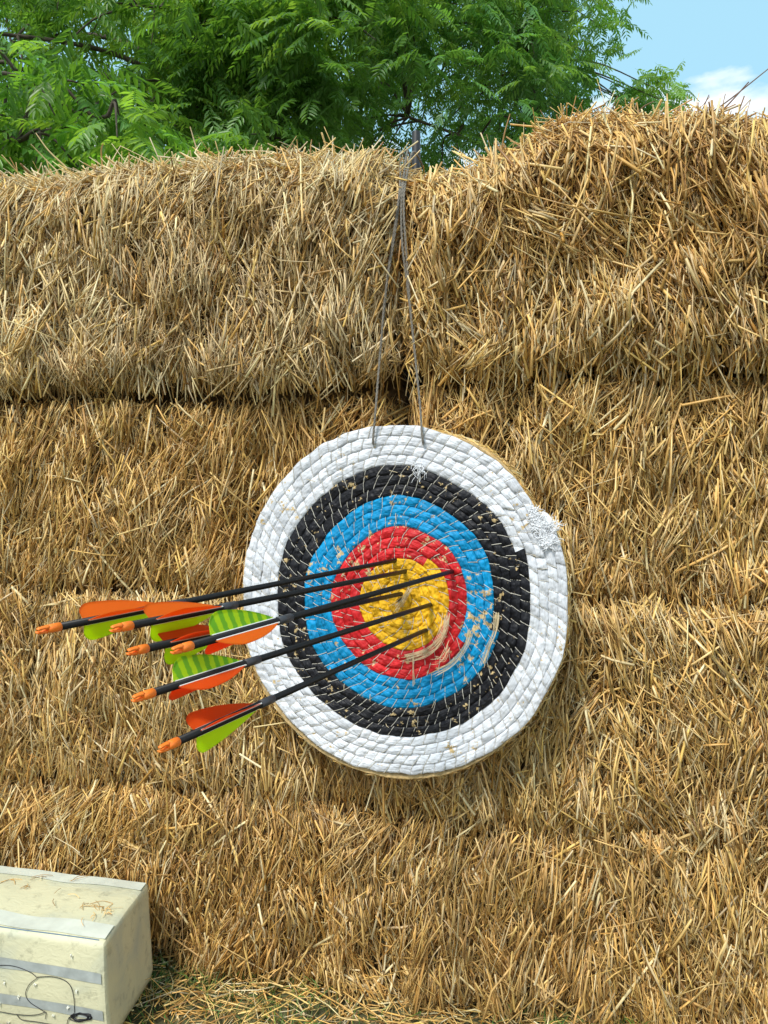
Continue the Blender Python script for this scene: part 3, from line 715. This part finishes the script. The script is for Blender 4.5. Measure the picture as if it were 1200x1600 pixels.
M_FOAM = mat_foam(); M_GTAPE = mat_simple('grey_tape', (.36, .385, .37), .4, noise=.18, nscale=50, bump=.001, coat=.3); M_BTAPE = mat_simple('pale_blue_tape', (.62, .64, .55), .35, noise=.12, nscale=30, bump=.001, coat=.4)
M_INK = mat_simple('marker_ink', (.008, .008, .012), .4)
def bulge(p):   # p: along (0..BL from the right end), across (0 back..BW front), up (0..ZB): soft, hand-wrapped faces
    a, c, z = p[..., 0], p[..., 1], p[..., 2]
    kz = z / ZB; kc = c / BW
    off_c = .006 * np.sin(kz * math.pi) * np.clip(kc, 0, 1)
    off_a = -.012 * np.sin(np.clip(kz, 0, 1) * math.pi * .62) ** 2 * 0 + .010 * (1 - kz) - .0
    fade = np.clip(1 - a / .1, 0, 1)
    off_z = -.006 * np.clip((kc - .35) / .65, 0, 1) ** 2 * kz + .003 * np.sin(a * 30) * np.sin(kc * math.pi) * kz
    # lower corner tucks in
    tuck = np.clip((.045 - z) / .045, 0, 1) ** 1.5 * .022
    return a + fade * (tuck - off_a), c + off_c - tuck * np.clip(kc, 0, 1) * .6, z + off_z
def BP(a, c, z):
    a, c, z = np.broadcast_arrays(np.asarray(a, float), np.asarray(c, float), np.asarray(z, float))
    A_, C_, Z_ = bulge(np.stack([a, c, z], -1)); return W(bs - A_ + .11 * C_, Z_, bd + C_)
block = empty('foam_block', tuple(BP(BL / 2, BW / 2, 0)))
tag(block, 'cream foam target block wrapped in plastic with grey tape stripes and marker doodle', 'foam block')
bo = np.array(block.location)
def part(name, g, mat):
    g.v = [v - bo for v in g.v]; return obj(name, g, mat, block)
def rounded(a, c, z, r=.008):
    # round the edges of the box by clamping to an inner box and pushing out
    q = np.stack([a, c, z], -1); lo = np.array([r, r, r]); hi = np.array([BL - r, BW - r, ZB - r]); inn = np.clip(q, lo, hi); dv = q - inn
    ln = np.linalg.norm(dv, axis=-1, keepdims=True); m_ = np.max(np.abs(dv), -1, keepdims=True)
    return inn + np.where(ln > 1e-9, dv / np.maximum(ln, 1e-9) * np.minimum(r, m_), 0)
g = Geo()
def face(ua, fn, nu, nv, flip=False):
    U_, V_ = np.meshgrid(np.linspace(0, 1, nu), np.linspace(0, 1, nv), indexing='ij'); a, c, z = fn(U_, V_); q = rounded(a, c, z)
    P = BP(q[..., 0], q[..., 1], q[..., 2]); k = (np.arange(nu - 1)[:, None] * nv + np.arange(nv - 1)[None]).ravel()
    f = np.stack([k, k + nv, k + nv + 1, k + 1], 1); g.add(P.reshape(-1, 3), f[:, ::-1] if flip else f)
o1 = lambda x: 0 * x
face(0, lambda u, v: (u * BL, o1(u) + BW, v * ZB), 90, 40, True); face(0, lambda u, v: (u * BL, o1(u), v * ZB), 90, 40)
face(0, lambda u, v: (u * BL, v * BW, o1(u) + ZB), 90, 30); face(0, lambda u, v: (u * BL, v * BW, o1(u)), 90, 30, True)
face(0, lambda u, v: (o1(u), u * BW, v * ZB), 30, 40); face(0, lambda u, v: (o1(u) + BL, u * BW, v * ZB), 30, 40, True)
part('body', g, M_FOAM)
def front_at(px, py):
    p = on_plane(px, py, W(0, 0, bd + BW), NX) - O; return bs + .11 * BW - float(p @ TX), float(p[2])
def strip(zc, hw, a0, a1, mat, topc=None, name='tape_strip'):
    g = Geo(); us = np.linspace(a0, a1, 60); vs = np.linspace(-1, 1, 7); V = []
    for u in us:
        for v_ in vs:
            if topc is None: V.append(BP(u, BW + .0012, zc + .0035 * math.sin(u * 11) + v_ * hw * (1 + .06 * math.sin(u * 40))))
            else: V.append(BP(u, topc + v_ * hw + .001 * math.sin(u * 50), ZB + .0012))
    k = (np.arange(59)[:, None] * 7 + np.arange(6)[None]).ravel(); g.add(V, np.stack([k, k + 1, k + 8, k + 7], 1)); return part(name, g, mat)
za = front_at(170, 1524)[1]; zb_ = front_at(175, 1583)[1]; print('stripe heights', za, zb_)
strip(za, .0085, .006, BL - .02, M_GTAPE); strip(zb_, .0085, .006, BL - .02, M_GTAPE)
strip(0, .017, .003, BL - .02, M_BTAPE, topc=BW - .026); strip(0, .013, .003, BL - .02, M_BTAPE, topc=.020)
g = Geo(); strip_l = [BP(u, BW - .006, ZB - .001) + UZ * .001 for u in np.linspace(.012, BL - .03, 50)]; tube(g, strip_l, .0009, sides=6); part('blue_seam', g, mat_simple('blue_line', (.10, .17, .26), .5))
# marker drawing on the front
g = Geo()
def ink(pts, r=.00055):
    P = smooth_path([(*front_at(x, y),) for x, y in pts], 8); tube(g, [BP(a, BW + .0018, z) for a, z in P], r, sides=6)
ink([(-60, 1520), (-30, 1506), (0, 1501), (25, 1502), (50, 1511), (62, 1520)])
ink([(62, 1520), (50, 1530), (44, 1545), (50, 1558), (64, 1568), (75, 1575)])
ink([(62, 1519), (82, 1518), (100, 1522), (112, 1532), (117, 1550), (118, 1575)])
ink([(-40, 1560), (0, 1574), (40, 1580), (62, 1579), (75, 1575), (74, 1586)])
ink([(30, 1580), (38, 1588), (60, 1591), (90, 1596), (105, 1598)])
for k in range(9):
    a0 = rng.uniform(0, 6.28); cx_, cy_ = 127 + rng.normal(0, 2), 1582 + rng.normal(0, 1)
    ink([(cx_ + (13 + rng.normal(0, 2)) * math.cos(a0 + q), cy_ + (6 + rng.normal(0, 1)) * math.sin(a0 + q)) for q in np.linspace(0, 6.3, 10)], .0007)
ink([(116, 1578), (108, 1586), (105, 1600)])
part('marker_drawing', g, M_INK)
# torn arrow holes
M_TORN = mat_simple('torn_foam', (.82, .80, .68), .8)
for (x, y) in ((11, 1527), (59, 1530), (122, 1540), (108, 1566), (33, 1549), (113, 1486), (16, 1594), (4, 1562), (87, 1580)):
    a, z = front_at(x, y); g = Geo()
    for k in range(5):
        q = rng.normal(0, .0012, 2); p = BP(a + q[0], BW + .001, z + q[1]); tube(g, [p, p + NX * .002 + UZ * rng.normal(0, .001), p + NX * .003 + UZ * rng.normal(0, .002)], [.0010, .0008, .0003], sides=5)
    part('arrow_hole', g, M_TORN)
# dry wisps lying on the block
g = Geo(); P = []
tx = [(40, 1385), (60, 1372), (125, 1372), (90, 1392), (115, 1400), (135, 1415), (150, 1418), (160, 1422), (145, 1432), (170, 1428), (130, 1440), (85, 1410), (175, 1420), (20, 1378), (158, 1412)]
for (x, y) in tx:
    r = ray(x, y); p = CAMP + r * ((ZB + .003 - CAM_H) / r[2]); a_ = rng.uniform(0, 3.1)
    for k in range(int(rng.integers(1, 4))):
        dv = np.array([math.cos(a_), math.sin(a_), 0]) * rng.uniform(.004, .020); sdv = np.array([-dv[1], dv[0], 0]) * rng.uniform(-.35, .35)
        tube(g, smooth_path([p - dv, p + sdv + UZ * .002, p + dv], 5), rng.uniform(.0003, .0006), sides=5, tint=tuple(pick(1, [1, 2, 4, 1, 1, 3, 1])[0])); a_ += rng.normal(.8, .6); p = p + dv * rng.uniform(-.6, .6)
tag(obj('straw_wisps', g, M_STRAW, origin=BP(.06, .1, ZB)), 'thin dry straw wisps scattered on top of the cream foam block', 'straw wisps', kind='stuff')

# ------------------------------------------------------------------ trees behind the wall
M_BARK = mat_simple('bark', (.07, .055, .04), .9, noise=.5, nscale=25, bump=.01)
def mat_leaf(name, hue):
    m, N, L, b = new_mat(name)
    at = N.new('ShaderNodeAttribute'); at.attribute_name = 'tint'
    v = N.new('ShaderNodeVectorMath'); v.operation = 'MULTIPLY'; v.inputs[1].default_value = hue; L.new(at.outputs['Color'], v.inputs[0])
    L.new(v.outputs[0], b.inputs['Base Color']); b.inputs['Roughness'].default_value = .38
    tr = N.new('ShaderNodeBsdfTranslucent'); v2 = N.new('ShaderNodeVectorMath'); v2.operation = 'MULTIPLY'; v2.inputs[1].default_value = (1.7, 1.6, .5); L.new(v.outputs[0], v2.inputs[0]); L.new(v2.outputs[0], tr.inputs['Color'])
    ms = N.new('ShaderNodeMixShader'); ms.inputs[0].default_value = .5; L.new(b.outputs[0], ms.inputs[1]); L.new(tr.outputs[0], ms.inputs[2]); L.new(ms.outputs[0], N['Material Output'].inputs['Surface'])
    return m
M_LEAF = mat_leaf('leaf', (1, 1, 1))

def leaves(geo, base, dirv, Lr, lf, tint, pairs=9):
    """pinnate leaves: base points, rachis directions, rachis length, leaflet length"""
    n = len(base); dirv = unit(dirv)
    side = unit(np.cross(dirv, np.array([0, 0, 1.])) + rng.normal(0, .25, (n, 3))); side = unit(side - dirv * np.sum(side * dirv, 1, keepdims=True)); nor = np.cross(side, dirv)
    nor[nor[:, 2] < 0] *= -1
    droop = rng.uniform(.25, .75, n)
    for k in range(pairs * 2 + 1):
        t = (k // 2 + 1) / (pairs + .6) if k < pairs * 2 else 1.0
        sg = 1 if k % 2 else -1
        c = base + dirv * (t * Lr)[:, None] - np.array([0, 0, 1.]) * (droop * t * t * Lr * .55)[:, None]
        axd = unit(dirv - np.array([0, 0, 1.]) * (droop * t * 1.1)[:, None])
        if k < pairs * 2: ld = unit(side * sg * .85 + axd * .55 - np.array([0, 0, 1.]) * rng.uniform(.15, .6, n)[:, None] + rng.normal(0, .12, (n, 3)))
        else: ld = axd
        Ls = lf * rng.uniform(.8, 1.1, n) * (.72 + .5 * math.sin(math.pi * min(t, .95)))
        wd = unit(np.cross(ld, nor) + rng.normal(0, .2, (n, 3))); un = np.cross(wd, ld); hw = Ls * .135
        V = np.stack([c, c + ld * (Ls * .3)[:, None] + wd * hw[:, None] + un * (hw * .35)[:, None], c + ld * (Ls * .68)[:, None] + wd * (hw * .75)[:, None] + un * (hw * .2)[:, None],
                      c + ld * Ls[:, None] - un * (Ls * .10)[:, None], c + ld * (Ls * .68)[:, None] - wd * (hw * .75)[:, None] + un * (hw * .2)[:, None], c + ld * (Ls * .3)[:, None] - wd * hw[:, None] + un * (hw * .35)[:, None]], 1)
        b_ = (np.arange(n) * 6)[:, None]
        f = np.concatenate([b_ + np.array([0, 1, 2, 3]), b_ + np.array([0, 3, 4, 5])])
        geo.add(V.reshape(-1, 3), f, np.repeat(tint * rng.uniform(.85, 1.15, (n, 1)), 6, 0))
    # rachis
    p0 = base; p2 = base + dirv * Lr[:, None] - np.array([0, 0, 1.]) * (droop * Lr * .55)[:, None]
    strands(geo, (p0 + p2) / 2 + np.array([0, 0, 1.]) * (droop * Lr * .13)[:, None], p2 - p0, np.linalg.norm(p2 - p0, axis=1), Lr * .007, tint * 1.2, bend=.0, caps=False)

def tree(name_label, trunk, crown_pts, hues, leaf_len, label, per=21, trunk_r=.12, limbs=9, first=True):
    """trunk: list of points; crown_pts: (n,3) twig bases; every twig hangs from a limb"""
    trunk = np.asarray(trunk, float); t = empty('tree', tuple(trunk[0])); tag(t, label, 'tree', 'trees behind the straw wall')
    tp = smooth_path(trunk, 10); o0 = trunk[0]
    g = Geo(); m = len(tp); tube(g, tp - o0, np.linspace(trunk_r, trunk_r * .3, m), sides=14); obj('trunk', g, M_BARK, t)
    # limbs to groups of twig bases, then thin twigs
    g = Geo(); C = crown_pts; idx = rng.choice(len(C), min(limbs, len(C)), replace=False); heads = C[idx]
    lim = np.argmin(np.linalg.norm(C[:, None] - heads[None], axis=2), 1)
    for h_ in range(len(heads)):
        tgt = C[lim == h_].mean(0); zz = np.clip(tgt[2] - .35 * np.linalg.norm(tgt[:2] - trunk[-1][:2]), trunk[0][2] + .8, tp[-1][2])
        k0 = int(np.argmin(np.abs(tp[:, 2] - zz))); a_ = tp[k0]; mid = (a_ + tgt) / 2 + np.array([0, 0, .25]) + rng.normal(0, .12, 3)
        path = smooth_path([a_, mid, tgt], 8); tube(g, path - o0, np.linspace(trunk_r * .22, .009, len(path)), sides=8)
        for c in C[lim == h_]:
            j = int(np.argmin(np.linalg.norm(path[4:] - c, axis=1))) + 4; b0 = path[j]
            tube(g, smooth_path([b0, (b0 + c) / 2 + np.array([0, 0, .08]) + rng.normal(0, .04, 3), c], 4) - o0, np.linspace(.010, .003, 9), sides=5, caps=False)
    obj('limbs', g, M_BARK, t)
    g = Geo(); n = len(C) * per; k = np.repeat(np.arange(len(C)), per)
    base = C[k] + rng.normal(0, .10, (n, 3)); az = rng.uniform(0, 2 * math.pi, n); D = np.stack([np.cos(az), np.sin(az), rng.normal(-.38, .4, n)], 1)
    tw = np.asarray(hues)[rng.integers(0, len(hues), len(C))][k] * rng.uniform(.8, 1.2, (n, 1))
    leaves(g, base - o0, D, rng.uniform(2.8, 4.8, n) * leaf_len, np.full(n, leaf_len), tw)
    obj('crown', g, M_LEAF, t)
    return t

def at(px, py, Y):   # a point on the line of sight at depth Y (metres in front of the camera)
    r = ray(px, py); return CAMP + r * (Y / r[1])
def region(n, x0, x1, y0, y1, Y0, Y1, test=None):
    out = []
    while len(out) < n:
        px, py, Y = rng.uniform(x0, x1), rng.uniform(y0, y1), rng.uniform(Y0, Y1)
        if test is None or test(px, py): out.append(at(px, py, Y))
    return np.array(out)
G1 = [(.15, .30, .075), (.21, .36, .09), (.11, .235, .06)]
G2 = [(.135, .295, .095), (.19, .345, .105), (.10, .235, .08)]
G3 = [(.15, .32, .065), (.20, .36, .08), (.12, .26, .055)]
gapA = lambda x, y: not ((x - 185) ** 2 + (y - 92) ** 2 < 34 ** 2 or (x - 435) ** 2 + (y - 115) ** 2 < 18 ** 2)
cA = np.concatenate([region(26, 300, 500, -60, 260, 4.4, 5.1, gapA), region(190, -160, 600, -120, 300, 4.6, 7.6, gapA), region(26, -160, 600, -420, -120, 4.8, 6.8)])
b0 = at(392, 200, 5.3)
tree('tree', [(b0[0], b0[1], 0), (b0[0] - .02, b0[1], 1.4), (b0[0], b0[1], 2.8), at(388, 40, 5.35), at(380, -120, 5.4)], cA, G1, .066, 'big leafy tree with drooping fronds and dark trunk behind the left top bale', limbs=16)
def edgeB(x, y):
    lim = 1000 - max(0, y - 40) * .55 + 18 * math.sin(y * .09); lim = min(lim, 1010)
    return x < lim - 45 + rng.normal(0, 8)
cB = np.concatenate([region(128, 560, 1010, -100, 270, 4.9, 7.6, edgeB), region(22, 560, 960, -420, -100, 5.2, 7.0), region(6, 975, 1030, 135, 185, 5.6, 6.4)])
b0 = at(840, 260, 6.0)
tree('tree', [(b0[0], b0[1], 0), (b0[0], b0[1], 1.5), at(835, 200, 6.0), at(800, 20, 6.0), at(770, -150, 6.1)], cB, G2, .052, 'leafy green tree behind the right bale, its edge against open sky', limbs=14, trunk_r=.06)
cC = region(26, -60, 190, 110, 270, 3.4, 4.2)
b0 = at(-160, 300, 3.9)
tree('tree', [(b0[0], b0[1], 0), (b0[0], b0[1], 1.2), at(-150, 200, 3.9), at(-120, 60, 3.9)], cC, G3, .070, 'nearer light green tree with long fronds at the far left edge', per=12, limbs=5, trunk_r=.05)
